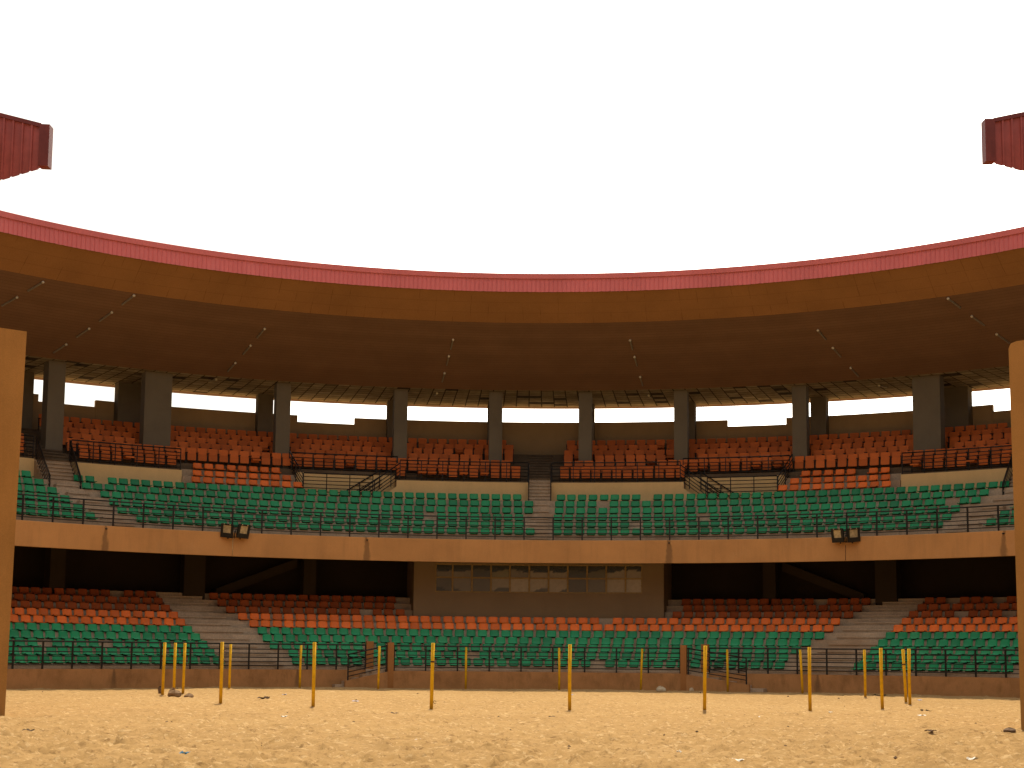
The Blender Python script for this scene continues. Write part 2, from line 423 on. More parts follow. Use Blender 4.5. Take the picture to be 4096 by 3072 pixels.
for s in (-1, 1):
    for (a, b, r0, z1) in ((14.45, 15.05, RWC-.004, 1.93), (16.15, 16.85, RW-.012, 1.98)):
        mb = MB(); a, b = sorted((s*a, s*b)); mb.rev([(r0, -.4), (r0, z1), (r0+.262, z1), (r0+.262, -.4)], a, b, 1)
        part(mb, 'gate_post', M['plaster'], stand)
# rear wall, columns and raking beams below the balcony
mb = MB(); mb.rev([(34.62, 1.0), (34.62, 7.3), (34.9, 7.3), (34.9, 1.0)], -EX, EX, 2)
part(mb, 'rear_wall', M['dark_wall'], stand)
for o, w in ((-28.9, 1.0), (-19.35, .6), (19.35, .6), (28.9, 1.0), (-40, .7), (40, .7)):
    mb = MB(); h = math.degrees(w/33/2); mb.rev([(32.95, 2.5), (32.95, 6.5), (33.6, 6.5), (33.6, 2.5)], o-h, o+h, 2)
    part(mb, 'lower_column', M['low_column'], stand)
for s in (-1, 1):
    mb = MB(); n = 8; vs = []; fs = []
    for i in range(n+1):
        t = i/n; o = s*(20.2 + 6.6*t); z = 5.75 - 1.55*t
        vs += [P(o, 33.62, z-.22), P(o, 33.62, z+.22), P(o, 34.3, z+.22), P(o, 34.3, z-.22)]
    for i in range(n):
        for j in range(4): fs.append((i*4+j, i*4+(j+1)%4, i*4+4+(j+1)%4, i*4+4+j))
    fs += [(0,1,2,3), (n*4+3, n*4+2, n*4+1, n*4)]; mb.add(vs, fs)
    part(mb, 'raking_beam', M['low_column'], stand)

# control box with its band of windows
BX = 10.88
mb = MB()
wall = lambda a, b, z0, z1: mb.rev([(31.3, z0), (31.3, z1), (31.5, z1), (31.5, z0)], a, b, 1.2)
wall(-BX, BX, 2.6, 4.38); wall(-BX, BX, 5.75, 6.3); wall(-BX, -9.02, 4.38, 5.75); wall(9.02, BX, 4.38, 5.75)
for s in (-1, 1):
    a, b = sorted((s*BX, s*(BX-.4))); mb.rev([(31.502, 2.6), (31.502, 6.5), (34.6, 6.5), (34.6, 2.6)], a, b, 1)
box = part(mb, 'control_box', M['box_wall'], stand)
mull = [-9.0, -7.51, -5.82, -4.16, -2.51, -.82, .86, 2.53, 4.22, 5.88, 7.56, 9.0]
mb = MB()
for o in mull: mb.rev([(31.33, 4.38), (31.33, 5.75), (31.42, 5.75), (31.42, 4.38)], o-.075, o+.075, 1)
for z in (4.41, 5.09, 5.72): mb.rev([(31.336, z-.035), (31.336, z+.035), (31.414, z+.035), (31.414, z-.035)], -9.0, 9.0, 1.6)
part(mb, 'window_frame', M['frame'], box)
mb = MB(); cols = []
TAN, DRK = (.40, .315, .22), (.008, .006, .004)  # tones of the reflections painted into the panes
prnd = random.Random(3)
for i in range(11):
    for row in (0, 1):
        z0, z1 = (4.44, 5.06) if row == 0 else (5.12, 5.69); n = 8
        o0, o1 = mull[i]+.07, mull[i+1]-.07
        light = {0: [.25,.5,.3,.8,1.1,1,1,.25,.4,1,1.1], 1: [.45,.55,.15,.6,.5,.8,.75,.12,.35,.8,.8]}[row][i]
        ph = prnd.uniform(0, 6); vs = []; fs = []
        for a in range(n+1):
            for b in range(n+1):
                u, w = a/n, b/n; vs.append(P(o0+(o1-o0)*u, 31.38, z0+(z1-z0)*w))
                k = light
                if row == 1: k = light if w < .55 + .12*math.sin(u*3+ph) else 0
                else: k = light*(.25 if (w < .35*math.sin(u*2.2+ph) and i not in (4, 9, 10)) else 1)
                cols.append(tuple(d+(t-d)*min(k, 1.1) for t, d in zip(TAN if i not in (3, 7, 8) or row == 0 else (.34,.27,.1), DRK)))
        for a in range(n):
            for b in range(n): fs.append((a*(n+1)+b, a*(n+1)+b+1, (a+1)*(n+1)+b+1, (a+1)*(n+1)+b))
        mb.add(vs, fs)
g = part(mb, 'window_glass', M['glazing'], box)
ca = g.data.color_attributes.new('tint', 'FLOAT_COLOR', 'POINT')
for i, c in enumerate(cols): ca.data[i].color = (*c, 1)

# balcony front
mb = MB(); mb.rev([(RB, 5.672), (RB, 6.70), (RB+.02, 6.722), (RB+.26, 6.722), (RB+.26, 5.672)], -EX, EX, 1)
bal = part(mb, 'balcony_fascia', M['fascia'], stand)
mb = MB()
for o in (-39.4, -15.77, 12.0, 41.9): mb.tube([P(o, RB+.05, 6.60), P(o, RB-.10, 6.585)], .035, 8)
part(mb, 'drain_spout', M['dark'], bal)
mb = MB(); mb.tube([P(-28.0, RB-.02, 6.5), P(-28.02, RB-.02, 6.1), P(-27.98, RB-.02, 5.70)], .014, 6)
part(mb, 'conduit', simple('pale_conduit', (.75, .55, .28), .5), bal)
mb = MB(); mb.tube([P(27.93, RB-.004, 6.35), P(27.93, RB-.004, 5.69)], .012, 4)
part(mb, 'expansion_joint', M['dark'], bal)

# upper deck, cut into lengths with their own section
BASE = [(40.9, 9.2), (RB+.262, 5.68)]
def green_rows(kmax): 
    p = [(RB+.262, 6.655), (UR(1)-.29, 6.655)]
    for k in range(1, kmax+1): p += [(UR(k)-.29, UT(k)), (UR(k)+.43, UT(k))]
    return p
def fold_rows(j0):
    p = []
    for j in range(j0, 6): p += [(FR(j)-.45, FT(j)), (FR(j)+.40, FT(j))]
    return p + [(40.9, FT(5))]
def prof_wall(): return green_rows(6)[:-1] + [(34.7, UT(6)), (34.7, 10.05), (34.78, 10.05), (34.78, FT(0))] + fold_rows(0)[1:] + BASE
def prof_void(): return green_rows(6)[:-1] + [(34.08, UT(6)), (34.08, 7.9), (35.3, 7.9), (35.3, FT(1)-.16), (35.36, FT(1)-.16), (35.36, FT(1))] + fold_rows(1)[1:] + BASE
def prof_orange():
    p = green_rows(8)
    p[-1] = (UR(9)-.36, UT(8))
    return p + [(UR(9)-.36, UT(9)), (35.5, UT(9)), (35.5, FT(1))] + fold_rows(1)[1:] + BASE
def prof_stair():
    p = [(RB+.262, 6.655), (UR(1)-.29, 6.655)]; r, z = UR(1)-.29, 6.655
    for k in range(1, 7): p += [(UR(k)-.29, UT(k)), (UR(k)+.43, UT(k))]
    p[-1] = (33.70, UT(6)); r, z = 33.70, UT(6)
    def nose(r, za, zb): return [(r, zb-.075), (r-.045, zb-.07), (r-.045, zb)]
    for i in range(6): p += nose(r+.20*i, z+(FT(0)-z)*i/6, z+(FT(0)-z)*(i+1)/6) + [(r+.20*(i+1), z+(FT(0)-z)*(i+1)/6)]
    r, z = p[-1]; n = 10; top = FT(5); run = (39.4-34.9)/n
    p[-1] = (34.9, z)
    for i in range(n): p += nose(34.9+run*i, 0, z+(top-z)*(i+1)/n) + [(34.9+run*(i+1), z+(top-z)*(i+1)/n)]
    p[-1] = (40.9, top)
    return p + BASE
V0, V1, O1, T1, ST1 = 11.9, 20.0, 29.38, 38.2, 41.0
mb = MB()
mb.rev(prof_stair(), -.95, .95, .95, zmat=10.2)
for s in (-1, 1):
    for a, b, pf in ((.95, V0, prof_wall()), (V0, V1, prof_void()), (V1, O1, prof_orange()), (O1, T1, prof_wall()), (T1, ST1, prof_stair()), (ST1, EX, prof_wall())):
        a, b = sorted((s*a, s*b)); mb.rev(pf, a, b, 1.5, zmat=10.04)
upper = part(mb, 'upper_terrace', [M['concrete'], M['concrete_up']], stand)
# painted faces of the cross walls and of the walls behind the stairwells
for s in (-1, 1):
    for a, b in ((.97, V0-.02), (O1+.02, T1-.02), (ST1+.02, EX)):
        a, b = sorted((s*a, s*b)); mb = MB(); mb.rev([(34.66, UT(6)-.1), (34.66, 10.054), (34.80, 10.054), (34.80, 10.03), (34.697, 10.03), (34.697, UT(6)-.1)], a, b, 1); part(mb, 'cross_wall', M['tan'], stand)
    a, b = sorted((s*(V0+.02), s*(V1-.02))); mb = MB(); mb.rev([(35.25, 7.92), (35.25, FT(1)-.158), (35.297, FT(1)-.158), (35.297, 7.92)], a, b, 1); part(mb, 'stairwell_wall', M['tan'], stand)
    mb = MB()
    # sloping flank wall of the stairwell flight
    n = 6; vs = []; fs = []
    for i in range(n+1):
        t = i/n; o = s*(11.2 + 4.2*t); z = 10.05 - 1.9*t
        vs += [P(o, 34.60, 8.6), P(o, 34.60, max(z, 8.62)), P(o, 34.655, max(z, 8.62)), P(o, 34.655, 8.6)]
    for i in range(n):
        for j in range(4): fs.append((i*4+j, i*4+(j+1)%4, i*4+4+(j+1)%4, i*4+4+j))
    fs += [(0,1,2,3), (n*4+3, n*4+2, n*4+1, n*4)]; mb.add(vs, fs)
    part(mb, 'flank_wall', M['tan'], stand)
# flights in the stairwells
for s in (-1, 1):
    mb = MB()
    for i in range(9):
        a, b = sorted((s*(11.95+.55*i), s*(11.95+.55*(i+1)))); z = 9.3-.22*i
        mb.rev([(34.66, z-.25), (34.66, z), (35.245, z), (35.245, z-.25)], a, b, 1)
    part(mb, 'stairwell_flight', M['concrete'], stand)
# half steps on the upper side and middle stairs
for a0, b0 in ((-.8, .8), (-40.5, -38.7), (38.7, 40.5)):
    mb = MB()
    for k in range(1, 7):
        sh = 0 if abs(a0) < 1 else math.copysign(.45*(6-k), a0)*-1
        r = UR(k)-.29; zb = UT(k-1) if k > 1 else 6.655
        mb.rev([(r-.30, zb-.01), (r-.30, zb+.13), (r-.345, zb+.135), (r-.345, zb+.20), (r-.003, zb+.20), (r-.003, zb-.01)], a0+sh*1.0, b0+sh*1.0, 1)
    part(mb, 'stair_steps', M['concrete'], stand)
# parapet at the back of the gallery, with lower lengths
mb = MB()
lows = [(-37.65, -33.55), (-18.63, -14.29), (14.23, 18.64), (33.64, 37.7)]
edges = [-EX] + [e for l in lows for e in l] + [EX]
for i in range(len(edges)-1):
    z = 13.62 if i % 2 else 13.97; d = .0 if i % 2 else -.03
    mb.rev([(40.38+d, 11.0), (40.38+d, z), (40.60, z), (40.60, 11.0)], edges[i], edges[i+1], 1)
part(mb, 'parapet', M['back_wall'], stand)
# columns
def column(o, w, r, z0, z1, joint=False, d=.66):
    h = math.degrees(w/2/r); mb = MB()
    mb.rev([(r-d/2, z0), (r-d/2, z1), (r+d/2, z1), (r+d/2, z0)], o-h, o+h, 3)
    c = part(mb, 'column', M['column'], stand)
    if joint:
        mb = MB(); j = .015; q = math.degrees(j/r)
        mb.rev([(r-d/2-.004, z0), (r-d/2-.004, z1-.1), (r-d/2+.05, z1-.1), (r-d/2+.05, z0)], o-q, o+q, 1)
        part(mb, 'expansion_joint', M['dark'], c)
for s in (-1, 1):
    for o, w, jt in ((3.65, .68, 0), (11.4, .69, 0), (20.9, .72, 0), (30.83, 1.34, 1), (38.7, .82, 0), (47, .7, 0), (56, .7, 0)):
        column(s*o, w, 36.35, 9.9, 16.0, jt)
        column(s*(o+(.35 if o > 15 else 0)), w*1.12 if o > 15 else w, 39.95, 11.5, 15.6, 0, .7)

# roof
LIPR, LIPZ0, LIPZ1 = 28.56, 18.385, 19.24
roof_top = [(LIPR+.06, LIPZ1-.05), (41.6, 16.4), (41.6, 16.2), (40.75, 16.2), (40.75, 14.88), (40.55, 14.86)]
mb = MB(); mb.rev([(LIPR+.07, LIPZ1-.06), (41.4, 16.6), (41.4, 14.87), (40.62, 14.87), (40.62, 16.35), (LIPR+.07, LIPZ1-.16)], -EX, EX, 1)
roof = part(mb, 'roof', M['soffit'], stand)
mb = MB(); mb.rev([(LIPR+.05, LIPZ0+.02), (30.0, 17.20)], -EX, EX, .5, closed=False, smooth=True)
part(mb, 'eave_soffit', M['brown'], roof)
mb = MB(); mb.rev([(30.0, 17.20), (30.06, 17.17), (35.6, 14.90)], -EX, EX, .5, closed=False, smooth=True)
part(mb, 'dark_soffit', M['soffit'], roof)
mb = MB(); mb.rev([(35.6, 14.90), (40.62, 14.865)], -EX, EX, .5, closed=False, smooth=True)
part(mb, 'tile_ceiling', M['grid'], roof)
def ribbed(o0, o1, r, z0, z1, mbx):
    # corrugated sheet: flat pans with narrow standing ribs
    pitch = math.degrees(.205/r); vs = []; fs = []; o = o0
    cols_ = []
    while o < o1:
        for t, d in ((0, 0), (.80, 0), (.86, -.032), (.94, -.032)): cols_.append((o+pitch*t, r+d))
        o += pitch
    for a, q in cols_: vs += [P(a, q+.01*math.sin(a*1.7), z0+.006*math.sin(a*9)), P(a, q, z1)]
    for i in range(len(cols_)-1): fs.append((2*i, 2*i+1, 2*i+3, 2*i+2))
    mbx.add(vs, fs)
mb = MB(); ribbed(-EX, EX, LIPR, LIPZ0-.012, LIPZ1-.20, mb); part(mb, 'fascia_sheet', M['red'], roof)
mb = MB(); mb.rev([(LIPR-.07, LIPZ1-.245), (LIPR-.10, LIPZ1-.015), (LIPR-.06, LIPZ1), (LIPR+.20, LIPZ1), (LIPR+.20, LIPZ1-.03), (LIPR-.03, LIPZ1-.04), (LIPR-.03, LIPZ1-.245)], -EX, EX, 1)
part(mb, 'fascia_trim', M['red'], roof)

# ------------------------------------------------------------------ railings (each run is a thing of its own)
def railing(label, path, posts, heights, base, group=None, rp=.033, rt=.032, rr=.021):
    """path: function t in [0,1] -> (x, y, z at foot); posts: list of t; heights: rails above foot (last = top)"""
    root = empty('railing', label, 'railing', path(.5), group)
    for t in posts:
        f = Vector(path(t)); mb = MB(); mb.box(f+Vector((0,0,(heights[-1]+base)/2)), (2*rp, 2*rp, heights[-1]-base-.005)); part(mb, 'post', M['rail'], root)
    n = max(2, int(math.ceil((Vector(path(1))-Vector(path(0))).length/1.3))+1)
    ts = sorted(set([i/(n-1) for i in range(n)]))
    for i, h in enumerate(heights):
        mb = MB(); mb.tube([Vector(path(t))+Vector((0,0,h)) for t in ts], rt if i == len(heights)-1 else rr, 5); part(mb, 'rail', M['rail'], root)
    return root
def arc(o0, o1, r, z): return lambda t: P(o0+(o1-o0)*t, r, z)
def line(a, b): return lambda t: tuple(x+(y-x)*t for x, y in zip(a, b))
def even(o0, o1, step): 
    n = max(1, round(abs(o1-o0)/step)); return [i/n for i in range(n+1)]
H6 = [.16, .33, .50, .67, .84, 1.06]
railing('long black railing along the low wall left of the left gate', arc(-54, -16.9, RW+.12, .757), even(0, 37.1, 2.92), H6, 0, 'railings on the low wall')
railing('black railing on the middle length of low wall between the two gates', arc(-14.4, 14.4, RWC+.12, .735), even(0, 28.8, 3.25), H6, 0, 'railings on the low wall')
railing('long black railing along the low wall right of the right gate', arc(16.9, 54, RW+.12, .757), even(0, 37.1, 2.92), H6, 0, 'railings on the low wall')
for s, tip, lab in ((-1, 19.0, 'sloping black handrail beside the left sand level steps'), (1, 21.0, 'sloping black handrail beside the right sand level steps')):
    pth = lambda t, s=s, tip=tip: P(s*(15.1+(tip-15.1)*t), RWC+.11, .70-.39*t)
    railing(lab, pth, [0.02, 1], [.18, .36, .54, .72, .90, 1.10], 0, 'handrails of the entrance steps', rp=.03)
railing('long black railing along the brown balcony front', arc(-52, 52, RB+.13, 6.722), even(0, 104, 2.66), H6, 0)
HG = [.14, .32, .50, .68, .84, 1.02]
grp = 'railings of the upper gallery'
for s, side in ((-1, 'left'), (1, 'right')):
    railing('black railing on tan wall directly %s of the middle stairs' % side, arc(s*1.0, s*11.6, 34.74, 10.054), even(0, 10.6, 1.77), HG, 0, grp, rp=.02)
    railing('black gallery railing behind the %s stairwell' % side, arc(s*11.7, s*20.3, 35.42, FT(1)-.04), even(0, 8.6, 1.7), [.12,.29,.46,.63,.86], 0, grp, rp=.02)
    railing('black guard railing in front of the %s stairwell' % side, arc(s*13.95, s*19.7, 34.14, UT(6)), even(0, 5.75, 1.65), [.30,.48,.66,.84,1.02,1.2], 0, grp, rp=.022)
    railing('black end railing of %s stairwell next to orange block' % side, line(P(s*19.75, 34.14, UT(6)+.15), P(s*20.35, 35.9, FT(1)-.05)), [0, .5, 1], [.2,.38,.56,.74,.98], -.2, grp, rp=.022)
    railing('sloping black handrail going down into the %s stairwell' % side, line(P(s*11.6, 34.72, 10.02), P(s*15.0, 34.62, 8.5)), [0, .22, .62], [.14,.32,.50,.68,.90], 0, grp, rp=.022)
    railing('sloping handrail at the back of the %s stairwell flight' % side, line(P(s*13.0, 35.2, 9.75), P(s*16.6, 35.2, 8.3)), [0.05, .5], [.14,.36,.58,.90], 0, grp, rp=.022)
    railing('black railing on the far %s tan wall' % side, arc(s*29.5, s*38.15, 34.74, 10.054), even(0, 8.65, 1.9), HG, 0, grp, rp=.02)
    railing('sloping black handrail on %s side of the middle stairs' % side, line(P(s*.93, 34.62, 10.03), P(s*.93, 33.55, 8.75)), [0, 1], [.3,.55,.97], 0, grp, rp=.022)
    railing('sloping inner handrail of the far %s upper stairs' % side, line(P(s*38.3, 34.7, 10.05), P(s*38.4, 33.0, 8.15)), [0, 1], [.14,.32,.50,.68,.84,1.0], 0, grp, rp=.022)
    railing('sloping outer handrail of the far %s upper stairs' % side, line(P(s*40.9, 34.7, 10.05), P(s*40.9, 33.0, 8.15)), [0, 1], [.14,.32,.50,.68,.84,1.0], 0, grp, rp=.022)
    railing('black gallery railing beyond the far %s upper stairs' % side, arc(s*41.1, s*52, 34.74, 10.054), even(0, 10.9, 1.9), HG, 0, grp, rp=.02)

# ------------------------------------------------------------------ seats
def shell_seat(seed):
    """moulded shell: waterfall lip, dished pan, upright back with rounded shoulders"""
    rnd = random.Random(seed)
    prof = [(-.25, .036, .175), (-.34, .038, .200), (-.382, .052, .212), (-.368, .074, .214), (-.24, .058, .212), (-.10, .050, .210), (-.05, .064, .209), (-.018, .135, .212), (.008, .24, .211), (.020, .312, .206), (.028, .340, .192), (.040, .350, .174), (.056, .340, .184), (.062, .28, .20)]
    us = [-1, -.93, -.78, -.4, 0, .4, .78, .93, 1]
    m = MB(); vs = []; fs = []
    for i, (y, z, w) in enumerate(prof):
        back = 6 <= i <= 11; pan = 2 <= i <= 6
        for u in us:
            e = max(0, abs(u)-.7)/.3
            yy = y - (.035*e*e if back else 0) + (.012*(1-u*u) if back else 0)
            zz = z + (.022*e if pan else 0) - (.018*(1-u*u) if pan and i > 2 else 0) - (.006*e if i >= 9 else 0)
            vs.append((u*w, yy, zz))
    n = len(us)
    for i in range(len(prof)-1):
        for j in range(n-1): fs.append((i*n+j, i*n+j+1, (i+1)*n+j+1, (i+1)*n+j))
    m.add(vs, fs, 0, True)
    m.box((0, -.13, .018), (.34, .20, .036), None, 1)      # dark fixing bar
    m.box((0, .075, .15), (.30, .02, .26), None, 0)
    return m
def fold_back():
    m = MB()
    m.bevbox((0, .02, .66), (.45, .055, .32), .035, Matrix.Rotation(R_(-7), 3, 'X'))
    m.box((0, .03, .40), (.40, .03, .25), None, 0)
    for s in (-1, 1):
        m.box((s*.238, -.02, .30), (.03, .07, .60), None, 1); m.box((s*.238, -.10, .565), (.035, .26, .03), None, 1)
    return m
def fold_pan(folded):
    m = MB()
    if folded: m.bevbox((0, -.075, .355), (.42, .06, .32), .03, Matrix.Rotation(R_(-5), 3, 'X'))
    else: m.bevbox((0, -.22, .40), (.42, .075, .40), .03, Matrix.Rotation(R_(-82), 3, 'X'))
    return m
proto = {}
def proto_mesh(key, fn, mats):
    if key not in proto:
        o = fn().build(key, mats); proto[key] = o.data; bpy.data.objects.remove(o)
    return proto[key]

ORD = ['zeroth','first','second','third','fourth','fifth','sixth','seventh','eighth','ninth','tenth','eleventh','twelfth','thirteenth','fourteenth','fifteenth','sixteenth','seventeenth','eighteenth','nineteenth','twentieth','twenty-first','twenty-second','twenty-third','twenty-fourth','twenty-fifth','twenty-sixth','twenty-seventh','twenty-eighth','twenty-ninth','thirtieth']
def ordn(i):
    if i < len(ORD): return ORD[i]
    tens = {3: 'thirty', 4: 'forty', 5: 'fifty', 6: 'sixty', 7: 'seventy'}[i//10]
    return (tens + '-' + ORD[i % 10]) if i % 10 else {3: 'thirtieth', 4: 'fortieth', 5: 'fiftieth', 6: 'sixtieth', 7: 'seventieth'}[i//10]
seats = []           # dicts: kind, o, r, z, label
def row(kind, r, z, o0, o1, pitch, lab, from_right=False, gaps=(), skip=None, pgap=.012, phase=None):
    """one row of seats between two azimuths; ordinals count the seats present from the named end"""
    st = math.degrees(pitch/r); n = int((o1-o0)/st + .35)
    if n < 1: return
    off = (random.uniform(.1, .9) if phase is None else phase)*max(0, (o1-o0)-(n-1)*st)
    os_ = [o0 + off*.999 + i*st for i in range(n)] if n > 1 else [(o0+o1)/2]
    keep = []
    for o in os_:
        if any(abs(o-g) < st*.5 for g in gaps): continue
        if skip and skip(o, r): continue
        if random.random() < pgap: continue
        keep.append(o + random.uniform(-.03, .03)*st)
    idx = list(reversed(keep)) if from_right else keep
    for i, o in enumerate(idx, 1): seats.append(dict(kind=kind, o=o, r=r + random.uniform(-.012, .012), z=z, label=lab % ordn(i)))
def split_row(kind, r, z, o0, o1, om, pitch, labL, labR, **kw):
    """row counted from both ends: left part from the left end, right part from the right end"""
    n0 = len(seats); row(kind, r, z, o0, o1, pitch, '%s', **kw)
    mine = sorted(seats[n0:], key=lambda d: d['o']); L = [d for d in mine if d['o'] < om]; Rr = [d for d in mine if d['o'] >= om]
    for i, d in enumerate(L, 1): d['label'] = labL % ordn(i)
    for i, d in enumerate(reversed(Rr), 1): d['label'] = labR % ordn(i)
PI = .532
rown = {1: 'front', 2: 'second', 3: 'third', 4: 'fourth', 5: 'fifth', 6: 'sixth', 7: 'seventh', 8: 'eighth', 9: 'ninth', 10: 'tenth', 11: 'eleventh'}
# lower tier
LOWGAP = {1: (6.3,), 2: (), 3: (-45.5, -40.2), 4: (-50.2,), 7: (6.0,)}
for k in range(1, 11):
    kind = 'green_seat' if k <= 5 else 'orange_seat'; c = 'green' if k <= 5 else 'orange'
    i, o = stair_az(k); r, z = LR(k), LT(k); g = LOWGAP.get(k, ()); pg = .004 if k < 8 else .05
    nm = rown[k]
    row(kind, r, z, -54, -o, PI, c+' seat, '+nm+' row of lower tier, %s left of the left stairs', True, g, pgap=pg, phase=1)
    row(kind, r, z, o, 52, PI, c+' seat, '+nm+' row of lower tier, %s right of the right stairs', False, g, pgap=pg, phase=0)
    LL = c+' seat, '+nm+' row of lower tier, %s right of the left stairs'; LRt = c+' seat, '+nm+' row of lower tier, %s left of the right stairs'
    if k <= 7: split_row(kind, r, z, -i, i, 0, PI, LL, LRt, gaps=g, pgap=pg)
    else:
        row(kind, r, z, -i, -BX-.4, PI, LL, False, pgap=pg, phase=0); row(kind, r, z, BX+.4, i, PI, LRt, True, pgap=pg, phase=1)
# upper tier, green
UPGAP = {6: (8.75,), 5: (5.3,), 2: (8.2,), 3: (13.9, -9.5)}
mid = {1: (-.75, 1.65), 2: (-1.75, 1.65), 3: (-1.75, 1.65), 4: (-.9, 1.7), 5: (-.9, 1.7), 6: (-1.9, 1.8)}
for k in range(1, 7):
    r, z = UR(k), UT(k); e = 36.9 + .52*(k-1); f = e + 3.0; nm = rown[k]; g = UPGAP.get(k, ())
    row('green_seat', r, z, -e, mid[k][0], PI, 'green seat, '+nm+' row of upper tier, %s left of the middle stairs', True, g, phase=1, pgap=.004)
    row('green_seat', r, z, mid[k][1], e-.6, PI, 'green seat, '+nm+' row of upper tier, %s right of the middle stairs', False, g, phase=0, pgap=.006)
    row('green_seat', r, z, -50, -f, PI, 'green seat, '+nm+' row of upper tier, %s left of the far left stairs', True, phase=1)
    row('green_seat', r, z, f, 50, PI, 'green seat, '+nm+' row of upper tier, %s right of the far right stairs', False, phase=0)
# orange shells in the two raised blocks
for k, a in ((7, 20.1), (8, 20.75), (9, 21.5)):
    nm = {7: 'bottom', 8: 'middle', 9: 'top'}[k]; r = UR(k) if k < 9 else 35.28
    row('orange_seat', r, UT(k), -29.2, -a, .55, 'orange shell seat, '+nm+' row of raised left block above green seats, %s from left', False, pgap=0, phase=.9)
    row('orange_seat', r, UT(k), a, 29.2, .55, 'orange shell seat, '+nm+' row of raised right block above green seats, %s from left', False, (26.3,) if k == 9 else (), pgap=0, phase=.1)
# upholstered tip-up seats of the gallery
cols_o = [(s*o, w) for s in (-1, 1) for o, w in ((3.65, .68), (11.4, .69), (20.9, .72), (30.83, 1.34), (38.7, .82), (47, .7))]
def col_skip(o, r): return r > 36.2 and any(abs(o-c)*math.pi/180*r < w/2+.26 and r < 37.3 for c, w in cols_o)
for j in range(0, 6):
    r, z = FR(j), FT(j); nm = rown[j+1]
    a = 1.35 if j == 0 else 2.0; end = V0-.1 if j == 0 else T1-.2
    base = 'orange tip-up seat, gallery '+nm+' row, %s '
    row('folding_seat', r, z, -end, -a, .53, base+'left of the middle stairs', True, skip=col_skip, pgap=.02)
    row('folding_seat', r, z, a, end, .53, base+'right of the middle stairs', False, skip=col_skip, pgap=.02)
    if j == 0:
        row('folding_seat', r, z, -T1+.3, -O1-.3, .53, 'orange tip-up seat, gallery front row on far left wall, %s from right', True, pgap=.02)
        row('folding_seat', r, z, O1+.3, T1-.3, .53, 'orange tip-up seat, gallery front row on far right wall, %s from left', False, pgap=.02)
    row('folding_seat', r, z, -50, -ST1-.1, .53, base+'left of the far left stairs', True, skip=col_skip)
    row('folding_seat', r, z, ST1+.1, 50, .53, base+'right of the far right stairs', False, skip=col_skip)
for d in seats:
    if d['kind'] == 'orange_seat' and d['z'] < 5 and d['r'] > LR(8)-.1: d['skin'] = 'orange_shaded'
    x, y, z = P(d['o'], d['r'], d['z']); d['p'] = (x, y, z); d['rz'] = -R_(AX+d['o']) + random.uniform(-.03, .03); d['tilt'] = random.uniform(-.03, .03)
    d['dist'] = math.dist(d['p'], (0, 0, 1.49)); d['vis'] = -.318 < x/y < .322
    d['down'] = random.random() < .22
G = {'green_seat': ('seat', 'rows of green plastic seats'), 'orange_seat': ('seat', 'rows of orange plastic seats'), 'folding_seat': ('seat', 'orange tip-up seats of the gallery')}
shells = {('green_seat', q): proto_mesh('green_shell_%d' % q, lambda q=q: shell_seat(q), [M['green'], M['dark']]) for q in range(2)}
shells.update({('orange_seat', q): proto_mesh('orange_shell_%d' % q, lambda q=q: shell_seat(q), [M['orange'], M['dark']]) for q in range(2)})
shells.update({('orange_shaded', q): proto_mesh('shaded_shell_%d' % q, lambda q=q: shell_seat(q), [M['orange_shaded'], M['dark']]) for q in range(2)})
fb = proto_mesh('fold_back', fold_back, [M['fold'], M['dark']])
fp = {True: proto_mesh('fold_pan_up', lambda: fold_pan(True), M['fold']), False: proto_mesh('fold_pan_down', lambda: fold_pan(False), M['fold'])}
def append_mesh(mbx, me, mw, mi_off=0):
    b = len(mbx.v); mbx.v += [tuple(mw @ v.co) for v in me.vertices]
    for p in me.polygons: mbx.f.append(tuple(i+b for i in p.vertices)); mbx.m.append(mi_off if (mi_off and p.material_index == 0) else p.material_index); mbx.sm.append(p.use_smooth)
for kind in G:
    lst = sorted([d for d in seats if d['kind'] == kind], key=lambda d: (not d['vis'], d['dist']))
    rest = MB()
    for n, d in enumerate(lst):
        rot = Euler((d['tilt'], 0, d['rz'])); mw = Matrix.Translation(d['p']) @ rot.to_matrix().to_4x4()
        if n < 300:
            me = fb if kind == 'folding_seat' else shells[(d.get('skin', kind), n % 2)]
            o = bpy.data.objects.new(kind, me); COL.objects.link(o); o.location = d['p']; o.rotation_euler = rot
            tag(o, d['label'], *G[kind])
            if kind == 'folding_seat':
                c = bpy.data.objects.new('seat_pan', fp[not d['down']]); COL.objects.link(c); c.parent = o
        else:
            if kind == 'folding_seat': append_mesh(rest, fb, mw); append_mesh(rest, fp[not d['down']], mw)
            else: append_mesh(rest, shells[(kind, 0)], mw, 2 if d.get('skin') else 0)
    if rest.f:
        nm = {'green_seat': 'green_seats', 'orange_seat': 'orange_seats', 'folding_seat': 'folding_seats'}[kind]
        lab = {'green_seat': 'remaining green plastic seats higher up and further back in the rows', 'orange_seat': 'remaining orange plastic seats deeper in the shade of the stand', 'folding_seat': 'remaining orange tip-up seats in the rear gallery rows'}[kind]
        mats = [M[{'folding_seat': 'fold', 'green_seat': 'green', 'orange_seat': 'orange'}[kind]], M['dark'], M['orange_shaded']]
        tag(rest.build(nm, mats), lab, 'seats', kind='stuff')

